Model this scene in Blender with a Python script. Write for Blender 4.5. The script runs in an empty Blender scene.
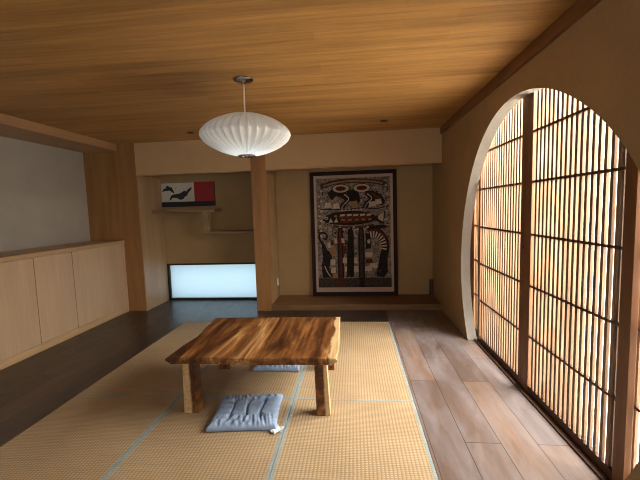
import bpy, bmesh, math, random
from mathutils import Vector, Matrix
random.seed(7)
C = bpy.context.scene.collection
SC = bpy.context.scene
PI = math.pi

# ------------------------------------------------------------------ helpers
def world_origin(o):
    v = Vector((0, 0, 0))
    while o is not None:
        v = v + o.location
        o = o.parent
    return v

def obj(name, bm, mats, parent=None, smooth=False):
    """Link a bmesh (built in world coordinates) as one mesh object."""
    me = bpy.data.meshes.new(name)
    off = world_origin(parent) if parent is not None else Vector((0, 0, 0))
    if off.length > 0:
        bmesh.ops.translate(bm, verts=bm.verts, vec=-off)
    bmesh.ops.recalc_face_normals(bm, faces=bm.faces)
    bm.to_mesh(me)
    bm.free()
    if not isinstance(mats, (list, tuple)):
        mats = [mats]
    for m in mats:
        me.materials.append(m)
    if smooth:
        for p in me.polygons:
            p.use_smooth = True
    o = bpy.data.objects.new(name, me)
    C.objects.link(o)
    if parent is not None:
        o.parent = parent
    return o

def thing(name, label, cat, loc, group=None):
    o = bpy.data.objects.new(name, None)
    o.empty_display_size = 0.1
    C.objects.link(o)
    o.location = loc
    tag(o, label, cat, group)
    return o

def tag(o, label, cat, group=None):
    o['label'] = label
    o['category'] = cat
    if group:
        o['group'] = group
    return o

def struct(o):
    o['kind'] = 'structure'
    return o

def B(bm, x0, x1, y0, y1, z0, z1, bev=0.0, mi=0, seg=2):
    """Add an (optionally bevelled) box to a bmesh."""
    t = bmesh.new()
    vs = [t.verts.new((x, y, z)) for x in (x0, x1) for y in (y0, y1) for z in (z0, z1)]
    for f in ((0, 1, 3, 2), (4, 6, 7, 5), (0, 4, 5, 1), (2, 3, 7, 6), (0, 2, 6, 4), (1, 5, 7, 3)):
        t.faces.new([vs[i] for i in f])
    if bev > 0:
        bmesh.ops.bevel(t, geom=t.edges[:], offset=bev, segments=seg, affect='EDGES', profile=0.6)
    for f in t.faces:
        f.material_index = mi
    merge(bm, t)

def merge(bm, t):
    me = bpy.data.meshes.new('tmp')
    bmesh.ops.recalc_face_normals(t, faces=t.faces)
    t.to_mesh(me)
    t.free()
    bm.from_mesh(me)
    bpy.data.meshes.remove(me)

def box(*a, **k):
    bm = bmesh.new()
    B(bm, *a, **k)
    return bm

def lathe(bm, cx, cy, prof, n=48, mi=0, close=False):
    """prof: list of (r, z)."""
    rings = []
    for r, z in prof:
        rings.append([bm.verts.new((cx + r * math.cos(2 * PI * i / n), cy + r * math.sin(2 * PI * i / n), z)) for i in range(n)])
    for a, b in zip(rings, rings[1:]):
        for i in range(n):
            f = bm.faces.new((a[i], a[(i + 1) % n], b[(i + 1) % n], b[i]))
            f.material_index = mi
    if close:
        for r in (rings[0], rings[-1]):
            bm.faces.new(r).material_index = mi

# ------------------------------------------------------------------ materials
def new_mat(name):
    m = bpy.data.materials.new(name)
    m.use_nodes = True
    nt = m.node_tree
    nt.nodes.clear()
    out = nt.nodes.new('ShaderNodeOutputMaterial')
    p = nt.nodes.new('ShaderNodeBsdfPrincipled')
    nt.links.new(p.outputs[0], out.inputs[0])
    return m, nt, p, out

def N(nt, typ, **kw):
    n = nt.nodes.new(typ)
    for k, v in kw.items():
        if k.startswith('i_'):
            n.inputs[k[2:].replace('_', ' ')].default_value = v
        else:
            setattr(n, k, v)
    return n

def ramp(nt, src, stops):
    r = nt.nodes.new('ShaderNodeValToRGB')
    e = r.color_ramp.elements
    while len(e) < len(stops):
        e.new(0.5)
    for el, (p, c) in zip(e, stops):
        el.position = p
        el.color = (*c, 1)
    nt.links.new(src, r.inputs[0])
    return r.outputs[0]

def mixc(nt, fac, a, b, mode='MIX'):
    m = nt.nodes.new('ShaderNodeMix')
    m.data_type = 'RGBA'
    m.blend_type = mode
    for sock, v in ((m.inputs['Factor'], fac), (m.inputs['A'], a), (m.inputs['B'], b)):
        pass
    def put(s, v):
        if hasattr(v, 'is_linked'):
            nt.links.new(v, s)
        elif isinstance(v, (int, float)):
            s.default_value = v
        else:
            s.default_value = (*v, 1)
    put(m.inputs[0], fac); put(m.inputs[6], a); put(m.inputs[7], b)
    return m.outputs[2]

def mapping(nt, scale=(1, 1, 1), loc=(0, 0, 0), rot=(0, 0, 0), kind='Object'):
    tc = nt.nodes.new('ShaderNodeTexCoord')
    mp = nt.nodes.new('ShaderNodeMapping')
    mp.inputs['Scale'].default_value = scale
    mp.inputs['Location'].default_value = loc
    mp.inputs['Rotation'].default_value = rot
    nt.links.new(tc.outputs[kind], mp.inputs[0])
    return mp.outputs[0]

def noise(nt, vec, scale=5, detail=4, rough=0.55, dist=0.0):
    n = N(nt, 'ShaderNodeTexNoise')
    n.inputs['Scale'].default_value = scale
    n.inputs['Detail'].default_value = detail
    n.inputs['Roughness'].default_value = rough
    n.inputs['Distortion'].default_value = dist
    nt.links.new(vec, n.inputs['Vector'])
    return n.outputs['Fac']

def bump(nt, p, h, strength=0.2, dist=0.01):
    b = nt.nodes.new('ShaderNodeBump')
    b.inputs['Strength'].default_value = strength
    b.inputs['Distance'].default_value = dist
    nt.links.new(h, b.inputs['Height'])
    nt.links.new(b.outputs[0], p.inputs['Normal'])

def wood(name, dark, mid, light, axis='Z', s=1.0, rough=0.5, fine=0.25, contrast=(0.3, 0.7), spec=0.4):
    m, nt, p, out = new_mat(name)
    sc = {'X': (0.6, 9, 9), 'Y': (9, 0.6, 9), 'Z': (9, 9, 0.6)}[axis]
    sf = {'X': (3, 90, 90), 'Y': (90, 3, 90), 'Z': (90, 90, 3)}[axis]
    n1 = noise(nt, mapping(nt, [v * s for v in sc]), 1.0, 5, 0.6, 0.6)
    n2 = noise(nt, mapping(nt, [v * s for v in sf]), 1.0, 3, 0.6)
    c = ramp(nt, n1, [(contrast[0], dark), (0.5, mid), (contrast[1], light)])
    f = ramp(nt, n2, [(0.3, (1 - fine,) * 3), (0.65, (1, 1, 1))])
    c = mixc(nt, 1.0, c, f, 'MULTIPLY')
    nt.links.new(c, p.inputs['Base Color'])
    p.inputs['Roughness'].default_value = rough
    p.inputs['Specular IOR Level'].default_value = spec
    bump(nt, p, n2, 0.08, 0.002)
    return m

def plain(name, col, rough=0.5, metal=0.0, spec=0.5, var=0.06, scale=30):
    m, nt, p, out = new_mat(name)
    n1 = noise(nt, mapping(nt), scale, 3)
    c = ramp(nt, n1, [(0.3, tuple(v * (1 - var) for v in col)), (0.7, tuple(min(1, v * (1 + var)) for v in col))])
    nt.links.new(c, p.inputs['Base Color'])
    p.inputs['Roughness'].default_value = rough
    p.inputs['Metallic'].default_value = metal
    p.inputs['Specular IOR Level'].default_value = spec
    return m

def plaster(name, a, b, scale=60, bs=0.25):
    m, nt, p, out = new_mat(name)
    v = mapping(nt)
    n1 = noise(nt, v, 2.5, 4)
    n2 = noise(nt, v, scale, 4, 0.7)
    c = ramp(nt, n1, [(0.3, a), (0.7, b)])
    f = ramp(nt, n2, [(0.3, (0.9,) * 3), (0.7, (1, 1, 1))])
    c = mixc(nt, 1.0, c, f, 'MULTIPLY')
    nt.links.new(c, p.inputs['Base Color'])
    p.inputs['Roughness'].default_value = 0.9
    p.inputs['Specular IOR Level'].default_value = 0.15
    bump(nt, p, n2, bs, 0.004)
    return m

def floor_mat(name, k, wear_sheen, spec):
    m, nt, p, out = new_mat(name)
    tc = N(nt, 'ShaderNodeTexCoord')
    sep = N(nt, 'ShaderNodeSeparateXYZ')
    nt.links.new(tc.outputs['Object'], sep.inputs[0])
    cmb = N(nt, 'ShaderNodeCombineXYZ')
    ax = N(nt, 'ShaderNodeMath', operation='ADD'); ax.inputs[1].default_value = -0.445 + 0.215 * 40
    ay = N(nt, 'ShaderNodeMath', operation='ADD'); ay.inputs[1].default_value = 20.35
    nt.links.new(sep.outputs[1], ay.inputs[0]); nt.links.new(sep.outputs[0], ax.inputs[0])
    nt.links.new(ay.outputs[0], cmb.inputs[0]); nt.links.new(ax.outputs[0], cmb.inputs[1])
    br = N(nt, 'ShaderNodeTexBrick', offset=0.37, offset_frequency=2, squash=1.0)
    nt.links.new(cmb.outputs[0], br.inputs['Vector'])
    br.inputs['Color1'].default_value = (0.0, 0.0, 0.0, 1)
    br.inputs['Color2'].default_value = (1, 1, 1, 1)
    br.inputs['Mortar'].default_value = (0.5, 0.5, 0.5, 1)
    br.inputs['Scale'].default_value = 1
    br.inputs['Brick Width'].default_value = 1.25
    br.inputs['Row Height'].default_value = 0.215
    br.inputs['Mortar Size'].default_value = 0.0025
    br.inputs['Mortar Smooth'].default_value = 0.1
    br.inputs['Bias'].default_value = 0.0
    var = ramp(nt, br.outputs['Color'], [(q, tuple(v * k for v in c_)) for q, c_ in ((0.0, FL_A), (0.35, FL_B), (0.7, FL_C), (1.0, FL_D))])
    g = noise(nt, mapping(nt, (14, 1.2, 1)), 1.5, 6, 0.65, 0.8)
    gf = ramp(nt, g, [(0.25, (0.62,) * 3), (0.7, (1.1, 1.1, 1.1))])
    c = mixc(nt, 1.0, var, gf, 'MULTIPLY')
    wn = noise(nt, mapping(nt, (5.5, 1.5, 1), (2.0, 0.7, 0)), 1.2, 4, 0.6, 0.6)
    wf = ramp(nt, wn, [(0.38, (0.15 * wear_sheen,) * 3), (0.72, (wear_sheen, wear_sheen, wear_sheen))])
    c = mixc(nt, wf, c, (0.26, 0.235, 0.24))  # grey worn patches, whose strength also carries painted window sheen
    c = mixc(nt, br.outputs['Fac'], c, (0.015, 0.01, 0.008))
    nt.links.new(c, p.inputs['Base Color'])
    sm = noise(nt, mapping(nt, (5, 2.2, 1)), 2.0, 5, 0.7, 1.0)
    r = N(nt, 'ShaderNodeMapRange'); r.inputs[1].default_value = 0.3; r.inputs[2].default_value = 0.7
    r.inputs[3].default_value = 0.30; r.inputs[4].default_value = 0.42
    nt.links.new(sm, r.inputs[0]); nt.links.new(r.outputs[0], p.inputs['Roughness'])
    p.inputs['Specular IOR Level'].default_value = spec
    return m

def ceiling_mat():
    m, nt, p, out = new_mat('ceiling_boards')
    br = N(nt, 'ShaderNodeTexBrick', offset=0.43, offset_frequency=2, squash=1.0)
    nt.links.new(mapping(nt, (1, 1, 1), (20.3, 10.03, 0)), br.inputs['Vector'])
    br.inputs['Color1'].default_value = (0, 0, 0, 1); br.inputs['Color2'].default_value = (1, 1, 1, 1)
    br.inputs['Mortar'].default_value = (0.4, 0.4, 0.4, 1)
    br.inputs['Scale'].default_value = 1; br.inputs['Brick Width'].default_value = 1.9
    br.inputs['Row Height'].default_value = 0.115; br.inputs['Mortar Size'].default_value = 0.0008
    br.inputs['Bias'].default_value = 0
    var = ramp(nt, br.outputs['Color'], [(0.0, CE_A), (0.5, CE_B), (1.0, CE_C)])
    g = noise(nt, mapping(nt, (0.5, 11, 1)), 1.0, 7, 0.72, 0.4)
    gf = ramp(nt, g, [(0.32, (0.60, 0.56, 0.50)), (0.68, (1.2, 1.19, 1.18))])
    g2 = noise(nt, mapping(nt, (3, 90, 1)), 1.0, 4, 0.7)
    gf2 = ramp(nt, g2, [(0.3, (0.78,) * 3), (0.65, (1, 1, 1))])
    c = mixc(nt, 1.0, mixc(nt, 1.0, var, gf, 'MULTIPLY'), gf2, 'MULTIPLY')
    nt.links.new(c, p.inputs['Base Color'])
    p.inputs['Roughness'].default_value = 0.5
    p.inputs['Specular IOR Level'].default_value = 0.3
    return m

def tatami_mat():
    m, nt, p, out = new_mat('woven_rush')
    v = mapping(nt)
    n0 = noise(nt, mapping(nt, (2, 2, 1)), 1.2, 3)
    base = ramp(nt, n0, [(0.3, TA_A), (0.7, TA_B)])
    def wave(dirn, scale, dist):
        w = N(nt, 'ShaderNodeTexWave', wave_type='BANDS', bands_direction=dirn)
        w.inputs['Scale'].default_value = scale
        w.inputs['Distortion'].default_value = dist
        w.inputs['Detail'].default_value = 1
        w.inputs['Detail Scale'].default_value = 2
        nt.links.new(v, w.inputs['Vector'])
        return w.outputs['Fac']
    wx = wave('X', 14.0, 0.6)
    wy = wave('Y', 22.0, 1.0)
    mul = N(nt, 'ShaderNodeMath', operation='MULTIPLY')
    nt.links.new(wx, mul.inputs[0]); nt.links.new(wy, mul.inputs[1])
    f = ramp(nt, mul.outputs[0], [(0.0, (0.66, 0.63, 0.58)), (0.5, (1.05, 1.05, 1.05))])
    st = noise(nt, mapping(nt, (1.2, 50, 1)), 1.0, 4, 0.7)
    sf = ramp(nt, st, [(0.3, (0.86, 0.84, 0.8)), (0.7, (1, 1, 1))])
    c = mixc(nt, 1.0, mixc(nt, 1.0, base, f, 'MULTIPLY'), sf, 'MULTIPLY')
    nt.links.new(c, p.inputs['Base Color'])
    p.inputs['Roughness'].default_value = 0.6
    p.inputs['Specular IOR Level'].default_value = 0.3
    bump(nt, p, mul.outputs[0], 0.35, 0.002)
    return m

def table_mat(name, x_sap):
    """Heartwood streaks along Y, pale sapwood beyond the given local x limits (a, b)."""
    m, nt, p, out = new_mat(name)
    n1 = noise(nt, mapping(nt, (4.0, 0.6, 2.0), (3.1, 0.4, 0)), 1.7, 5, 0.6, 0.9)
    c = ramp(nt, n1, [(0.32, (0.028, 0.009, 0.003)), (0.44, (0.105, 0.036, 0.010)), (0.53, (0.20, 0.078, 0.021)),
                      (0.60, (0.33, 0.15, 0.046)), (0.70, (0.62, 0.36, 0.15))])
    n2 = noise(nt, mapping(nt, (42, 1.2, 45)), 1.0, 4, 0.65, 0.3)
    f = ramp(nt, n2, [(0.32, (0.45, 0.42, 0.40)), (0.62, (1.12, 1.12, 1.12))])
    c = mixc(nt, 1.0, c, f, 'MULTIPLY')
    tc = N(nt, 'ShaderNodeTexCoord'); sep = N(nt, 'ShaderNodeSeparateXYZ')
    nt.links.new(tc.outputs['Object'], sep.inputs[0])
    w = noise(nt, mapping(nt, (1, 3, 1)), 1.6, 3)
    wob = N(nt, 'ShaderNodeMath', operation='MULTIPLY_ADD'); wob.inputs[1].default_value = 0.10; 
    nt.links.new(w, wob.inputs[0]); nt.links.new(sep.outputs[0], wob.inputs[2])
    hi = N(nt, 'ShaderNodeMapRange'); hi.inputs[1].default_value = x_sap[1] + 0.04; hi.inputs[2].default_value = x_sap[1] + 0.055
    nt.links.new(wob.outputs[0], hi.inputs[0])
    lo = N(nt, 'ShaderNodeMapRange'); lo.inputs[1].default_value = x_sap[0] + 0.06; lo.inputs[2].default_value = x_sap[0] + 0.045
    nt.links.new(wob.outputs[0], lo.inputs[0])
    ad = N(nt, 'ShaderNodeMath', operation='MAXIMUM')
    nt.links.new(hi.outputs[0], ad.inputs[0]); nt.links.new(lo.outputs[0], ad.inputs[1])
    sap = ramp(nt, n2, [(0.3, (0.42, 0.26, 0.11)), (0.65, (0.62, 0.43, 0.22))])
    c = mixc(nt, ad.outputs[0], c, sap)
    nt.links.new(c, p.inputs['Base Color'])
    p.inputs['Roughness'].default_value = 0.42
    p.inputs['Specular IOR Level'].default_value = 0.3
    bump(nt, p, n2, 0.06, 0.002)
    return m

def paper_mat():
    m, nt, p, out = new_mat('shoji_paper')
    nt.nodes.remove(p)
    n1 = noise(nt, mapping(nt, (1, 1, 1)), 14, 5, 0.7)
    c = ramp(nt, n1, [(0.3, PAPER_A), (0.7, PAPER_B)])
    t = N(nt, 'ShaderNodeBsdfTranslucent'); d = N(nt, 'ShaderNodeBsdfDiffuse')
    d.inputs[0].default_value = (0.85, 0.82, 0.76, 1)
    mx = N(nt, 'ShaderNodeMixShader'); mx.inputs[0].default_value = 0.22
    nt.links.new(c, t.inputs[0])
    tr = N(nt, 'ShaderNodeBsdfTransparent'); tr.inputs[0].default_value = (1, 0.97, 0.93, 1)
    m2 = N(nt, 'ShaderNodeMixShader'); m2.inputs[0].default_value = 0.55
    nt.links.new(t.outputs[0], mx.inputs[1]); nt.links.new(d.outputs[0], mx.inputs[2])
    nt.links.new(mx.outputs[0], m2.inputs[1]); nt.links.new(tr.outputs[0], m2.inputs[2]); nt.links.new(m2.outputs[0], out.inputs[0])
    return m

def frosted_mat():
    m, nt, p, out = new_mat('frosted_glass')
    nt.nodes.remove(p)
    t = N(nt, 'ShaderNodeBsdfTranslucent'); g = N(nt, 'ShaderNodeBsdfGlossy')
    n1 = noise(nt, mapping(nt, (1, 1, 1)), 40, 3)
    c = ramp(nt, n1, [(0.3, FROST_A), (0.7, FROST_B)])
    nt.links.new(c, t.inputs[0])
    g.inputs['Roughness'].default_value = 0.4
    mx = N(nt, 'ShaderNodeMixShader'); mx.inputs[0].default_value = 0.05
    nt.links.new(t.outputs[0], mx.inputs[1]); nt.links.new(g.outputs[0], mx.inputs[2]); nt.links.new(mx.outputs[0], out.inputs[0])
    return m

def shade_mat():
    m, nt, p, out = new_mat('lamp_skin')
    nt.nodes.remove(p)
    t = N(nt, 'ShaderNodeBsdfTranslucent'); d = N(nt, 'ShaderNodeBsdfPrincipled')
    n1 = noise(nt, mapping(nt, (1, 1, 1)), 20, 3)
    c = ramp(nt, n1, [(0.3, (0.88, 0.88, 0.86)), (0.7, (0.92, 0.92, 0.9))])
    nt.links.new(c, d.inputs['Base Color'])
    d.inputs['Roughness'].default_value = 0.4
    t.inputs[0].default_value = (0.92, 0.91, 0.88, 1)
    mx = N(nt, 'ShaderNodeMixShader'); mx.inputs[0].default_value = 0.2
    nt.links.new(d.outputs[0], mx.inputs[1]); nt.links.new(t.outputs[0], mx.inputs[2]); nt.links.new(mx.outputs[0], out.inputs[0])
    return m

def fabric_mat(name, a, b):
    m, nt, p, out = new_mat(name)
    n1 = noise(nt, mapping(nt, (260, 40, 40)), 1.0, 3, 0.7)
    n2 = noise(nt, mapping(nt), 9, 4)
    c = ramp(nt, n1, [(0.3, a), (0.7, b)])
    f = ramp(nt, n2, [(0.3, (0.85,) * 3), (0.7, (1.05,) * 3)])
    nt.links.new(mixc(nt, 1.0, c, f, 'MULTIPLY'), p.inputs['Base Color'])
    p.inputs['Roughness'].default_value = 0.95
    p.inputs['Specular IOR Level'].default_value = 0.1
    bump(nt, p, n1, 0.15, 0.001)
    return m

# palette -----------------------------------------------------------
FL_A, FL_B, FL_C, FL_D = (0.058, 0.033, 0.021), (0.088, 0.051, 0.034), (0.150, 0.084, 0.048), (0.090, 0.068, 0.066)
CE_A, CE_B, CE_C = (0.43, 0.225, 0.068), (0.46, 0.243, 0.075), (0.49, 0.262, 0.083)
TA_A, TA_B = (0.455, 0.325, 0.19), (0.52, 0.385, 0.235)
PAPER_A, PAPER_B = (0.42, 0.385, 0.335), (0.52, 0.49, 0.44)
FROST_A, FROST_B = (0.69, 0.81, 0.87), (0.72, 0.84, 0.89)

M_floor = floor_mat('shaded_plank_floor', 0.40, 0.04, 0.6)  # shaded copy: weaker window light painted as darker boards
M_floor_lit = floor_mat('lit_plank_floor', 1.35, 0.60, 0.9)  # lit copy of the same boards: window light painted in, with worn patches
M_ceil = ceiling_mat()
M_plaster = plaster('sand_plaster', (0.35, 0.232, 0.112), (0.40, 0.266, 0.131))
M_header = plaster('header_plaster', (0.46, 0.305, 0.158), (0.50, 0.335, 0.178), 50)
M_paper_wall = plaster('grey_wallpaper', (0.37, 0.335, 0.285), (0.41, 0.37, 0.32), 70, 0.7)
M_oak = wood('oak_veneer', (0.435, 0.295, 0.178), (0.46, 0.312, 0.188), (0.49, 0.335, 0.203), 'Z', 1.0, 0.5, 0.08)
M_oakY = wood('oak_veneer_lengthwise', (0.38, 0.235, 0.115), (0.45, 0.285, 0.145), (0.51, 0.33, 0.175), 'Y', 1.0, 0.4, 0.14)
M_oakX = wood('oak_veneer_crosswise', (0.36, 0.21, 0.10), (0.43, 0.26, 0.125), (0.49, 0.31, 0.155), 'X', 1.0, 0.45, 0.16)
M_ledge = wood('dark_oak_board', (0.15, 0.075, 0.030), (0.19, 0.098, 0.040), (0.23, 0.125, 0.053), 'X', 1.0, 0.45, 0.16)
M_shelf = wood('shelf_board_wood', (0.20, 0.115, 0.055), (0.25, 0.148, 0.072), (0.29, 0.175, 0.09), 'X', 1.0, 0.5, 0.14)
M_lining = wood('alcove_lining_veneer', (0.31, 0.19, 0.098), (0.36, 0.225, 0.118), (0.41, 0.265, 0.145), 'Z', 1.0, 0.4, 0.12)
M_fascia = wood('honey_veneer_lengthwise', (0.32, 0.18, 0.085), (0.37, 0.212, 0.10), (0.42, 0.245, 0.12), 'Y', 1.0, 0.45, 0.12)
M_panel = wood('honey_veneer', (0.25, 0.118, 0.036), (0.30, 0.145, 0.046), (0.345, 0.172, 0.058), 'Z', 1.0, 0.5, 0.14)
M_dark = wood('dark_cedar', (0.050, 0.020, 0.008), (0.075, 0.030, 0.012), (0.10, 0.042, 0.018), 'Y', 1.0, 0.5, 0.2)
M_trim = wood('redwood_trim', (0.17, 0.075, 0.026), (0.22, 0.10, 0.035), (0.27, 0.13, 0.05), 'Y', 1.0, 0.5, 0.2)
M_stile = wood('cedar_stile', (0.15, 0.062, 0.022), (0.19, 0.082, 0.030), (0.24, 0.110, 0.045), 'Z', 1.0, 0.5, 0.25)
M_slat = wood('cedar_slat', (0.15, 0.078, 0.036), (0.23, 0.135, 0.07), (0.34, 0.215, 0.125), 'Z', 2.5, 0.55, 0.25)
M_paper = paper_mat()
M_frost = frosted_mat()
M_black = plain('black_frame', (0.012, 0.010, 0.009), 0.45)
M_tatami = tatami_mat()
M_border = fabric_mat('mat_border_cloth', (0.24, 0.275, 0.255), (0.34, 0.38, 0.36))
M_shade = shade_mat()
M_nickel = plain('brushed_nickel', (0.34, 0.29, 0.25), 0.18, 1.0)
M_cord = plain('pale_cord', (0.72, 0.66, 0.56), 0.5)
M_denim = fabric_mat('chambray', (0.22, 0.30, 0.43), (0.36, 0.46, 0.62))
M_white = plain('white_plastic', (0.78, 0.77, 0.73), 0.4)
M_tagc = plain('white_cloth', (0.75, 0.77, 0.78), 0.9)
M_ink = plain('black_ink', (0.012, 0.010, 0.010), 0.6)
M_red = plain('red_lacquer', (0.32, 0.012, 0.014), 0.5)
M_cream = plaster('cream_ground', (0.50, 0.46, 0.40), (0.60, 0.56, 0.49), 40, 0.1)
M_frame = plain('dark_mahogany', (0.022, 0.007, 0.005), 0.6, 0.0, 0.2)
M_mount = plain('pale_mount', (0.42, 0.32, 0.255), 0.9)
M_table = table_mat('streaked_slab_wood', (-9.0, 0.56))
M_legL = table_mat('leg_wood_pale_outside', (0.055, 9.0))
M_legR = table_mat('leg_wood_pale_inside', (-9.0, 0.062))
M_legD = table_mat('leg_wood_dark', (-9.0, 9.0))
M_blockw = plain('dark_brown_wood', (0.05, 0.018, 0.012), 0.5)

# ------------------------------------------------------------------ dimensions (metres; x right, y into the room, z up)
XL, XR, XRo = -4.0, 1.207, 1.305
XC = -3.46                      # cabinet fronts
XP = -3.188                     # end panel corner
YA = 4.998                      # front plane of the alcoves
YW = 5.656                      # window wall
YT = 5.585                      # picture alcove back
H = 2.517
ZH = 2.048                      # underside of the header
YN = -2.6                       # wall behind the viewer
XQ0, XQ1 = -1.4506, -1.2324     # alcove post
ZL = 0.087

# ------------------------------------------------------------------ the setting
bm = bmesh.new()                                    # boards around a shallow well that holds the mats
B(bm, XL - 0.1, 1.46, YN - 0.1, 5.9, -0.1, -0.03)
MX0, MX1, MY0, MY1 = -2.315, 0.4276, 0.743, 4.498
B(bm, XL - 0.1, MX0, YN - 0.1, 5.9, -0.0299, 0.0); B(bm, MX1, 1.46, YN - 0.1, 5.9, -0.0299, 0.0, mi=1)  # strip beside the screens takes the copy with daylight painted in
B(bm, MX0, MX1, YN - 0.1, MY0, -0.0299, 0.0); B(bm, MX0, MX1, MY1, 5.9, -0.0299, 0.0)
struct(obj('floor', bm, [M_floor, M_floor_lit]))
struct(obj('ceiling', box(XL - 0.1, 1.46, YN - 0.1, 5.9, H, H + 0.1), M_ceil))
struct(obj('wall_left', box(XL - 0.1, XL, YN, 5.9, 0, H), M_paper_wall))
struct(obj('wall_end', box(XL, XP, YA, 5.9, 0, H), M_panel))          # veneered end panel beside the cabinets

# wall behind the viewer, with a window opening
bm = bmesh.new()
B(bm, XL, -3.2, YN - 0.1, YN, 0, H); B(bm, 0.9, XR, YN - 0.1, YN, 0, H)
B(bm, -3.2, 0.9, YN - 0.1, YN, 0, 0.5); B(bm, -3.2, 0.9, YN - 0.1, YN, 2.2, H)
struct(obj('wall_near', bm, M_plaster))

# right wall with the moon opening
AC = (2.77, 0.93)
arch_pts = [(2.405, 2.190), (2.712, 2.25), (3.07, 2.255), (3.326, 2.175), (3.519, 2.045), (3.798, 1.775), (3.955, 1.523),
            (4.107, 1.019), (4.118, 0.788), (4.079, 0.507), (4.001, 0.241), (3.856, -0.004), (2.18, 2.085), (1.968, 1.934),
            (1.854, 1.839), (1.753, 1.745), (1.632, 1.606), (1.63, 0.2), (1.554, 0.354), (1.77, -0.02), (1.44, 1.0)]
# least squares radius as a short Fourier series in the angle
KH = 4
rows, rhs = [], []
for y, z in arch_pts:
    t = math.atan2(z - AC[1], y - AC[0])
    rows.append([1.0] + [g(k * t) for k in range(1, KH + 1) for g in (math.cos, math.sin)])
    rhs.append(math.hypot(z - AC[1], y - AC[0]))
n = 2 * KH + 1
A = [[sum(r[i] * r[j] for r in rows) + (1e-3 * (i > 0) if i == j else 0) for j in range(n)] + [sum(r[i] * q for r, q in zip(rows, rhs))] for i in range(n)]
for i in range(n):
    pv = max(range(i, n), key=lambda q: abs(A[q][i])); A[i], A[pv] = A[pv], A[i]
    for j in range(n):
        if j != i:
            f = A[j][i] / A[i][i]
            A[j] = [a - f * b for a, b in zip(A[j], A[i])]
co = [A[i][n] / A[i][i] for i in range(n)]
def arch_r(t):
    return co[0] + sum(co[2 * k - 1] * math.cos(k * t) + co[2 * k] * math.sin(k * t) for k in range(1, KH + 1))
curve = []
STEPS = 720
for i in range(STEPS + 1):
    t = -PI / 2 + 2 * PI * i / STEPS
    r = arch_r(t)
    curve.append((AC[0] + r * math.cos(t), AC[1] + r * math.sin(t)))
up = [q for q in curve if q[1] > 0.004]           # far side up, over and down the near side
far0, near0 = up[0], up[-1]
outline = [(YN, 0.0)] + [(near0[0] + 0.002, 0.0)] + up[::-1][::2] + [(far0[0] - 0.002, 0.0)] + [(5.9, 0.0), (5.9, H), (YN, H)]
bm = bmesh.new()
f = bm.faces.new([bm.verts.new((XR, y, z)) for y, z in outline])
e = bmesh.ops.extrude_face_region(bm, geom=[f])
bmesh.ops.translate(bm, vec=(XRo - XR, 0, 0), verts=[v for v in e['geom'] if isinstance(v, bmesh.types.BMVert)])
bmesh.ops.triangulate(bm, faces=[q for q in bm.faces if len(q.verts) > 4])
for q in bm.faces:                                 # the rim of the opening is finished in paler plaster
    c = q.calc_center_median()
    if XR + 0.01 < c.x < XRo - 0.01 and 0.001 < c.z < H - 0.01 and YN + 0.1 < c.y < 5.8:
        q.material_index = 1
M_rim = plaster('pale_rim_plaster', (0.31, 0.28, 0.24), (0.36, 0.325, 0.28), 50, 0.3)
struct(obj('wall_right', bm, [M_plaster, M_rim]))

# back: window alcove wall with the low window opening, picture alcove wall, partition, header
bm = bmesh.new()
B(bm, XP, XQ1, YW, 5.9, 0.625, H)
struct(obj('wall_back', bm, M_plaster))
struct(obj('wall_alcove', box(XQ1, XR, YT, 5.9, 0, H), M_plaster))
struct(obj('wall_partition', box(XQ0 + 0.004, XQ1 - 0.004, YA + 0.13, 5.9, 0, H), M_plaster))
struct(obj('wall_header', box(XP, XQ0, YA + 0.004, YA + 0.125, ZH, H), M_header))
struct(obj('wall_header_alcove', box(XQ1, XR, YA + 0.004, YA + 0.125, ZH + 0.022, H), M_header))
struct(obj('trim_1', box(XQ1, XR, YA, YA + 0.13, ZH, ZH + 0.022, bev=0.002), M_oakX))              # wooden lip under the header
struct(obj('trim_2', box(XQ0, XQ1, YA - 0.004, YA + 0.13, 0, H, bev=0.003), M_panel))             # post
bm = box(XP - 0.0, XP + 0.012, YA + 0.004, YW, 0, ZH)
struct(obj('trim_3', bm, M_lining))                                                                    # veneer lining of the window alcove
struct(obj('trim_4', box(XR - 0.028, XR - 0.001, YN, YA, 2.428, H - 0.001, bev=0.002), M_trim))     # ceiling trim on the moon wall
struct(obj('trim_5', box(XL, XC, YN, YA - 0.001, 2.412, H - 0.001, bev=0.003), M_fascia))             # dropped soffit over the cabinets

struct(obj('ground', box(1.47, 9.0, -6.0, 12.0, -0.25, -0.12), plain('pale_gravel', (0.52, 0.49, 0.45), 0.9, var=0.25, scale=25)))
# low window in the alcove
wn = bpy.data.objects.new('window_1', None); C.objects.link(wn); wn.location = ((XP + XQ0) / 2, YW + 0.03, 0); struct(wn)
bm = bmesh.new()
wx0, wx1 = XP + 0.014, XQ0 + 0.01
B(bm, wx0, wx1, YW - 0.005, YW + 0.06, 0, 0.03, 0.002)
B(bm, wx0, wx1, YW - 0.005, YW + 0.06, 0.597, 0.625, 0.002)
B(bm, wx0, wx0 + 0.038, YW - 0.004, YW + 0.059, 0.02, 0.61, 0.002)
B(bm, wx1 - 0.03, wx1, YW - 0.004, YW + 0.059, 0.02, 0.61, 0.002)
fr = obj('window_frame', bm, M_black, wn)
obj('pane', box(wx0 + 0.03, wx1 - 0.02, YW + 0.03, YW + 0.036, 0.02, 0.605), M_frost, wn)

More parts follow.
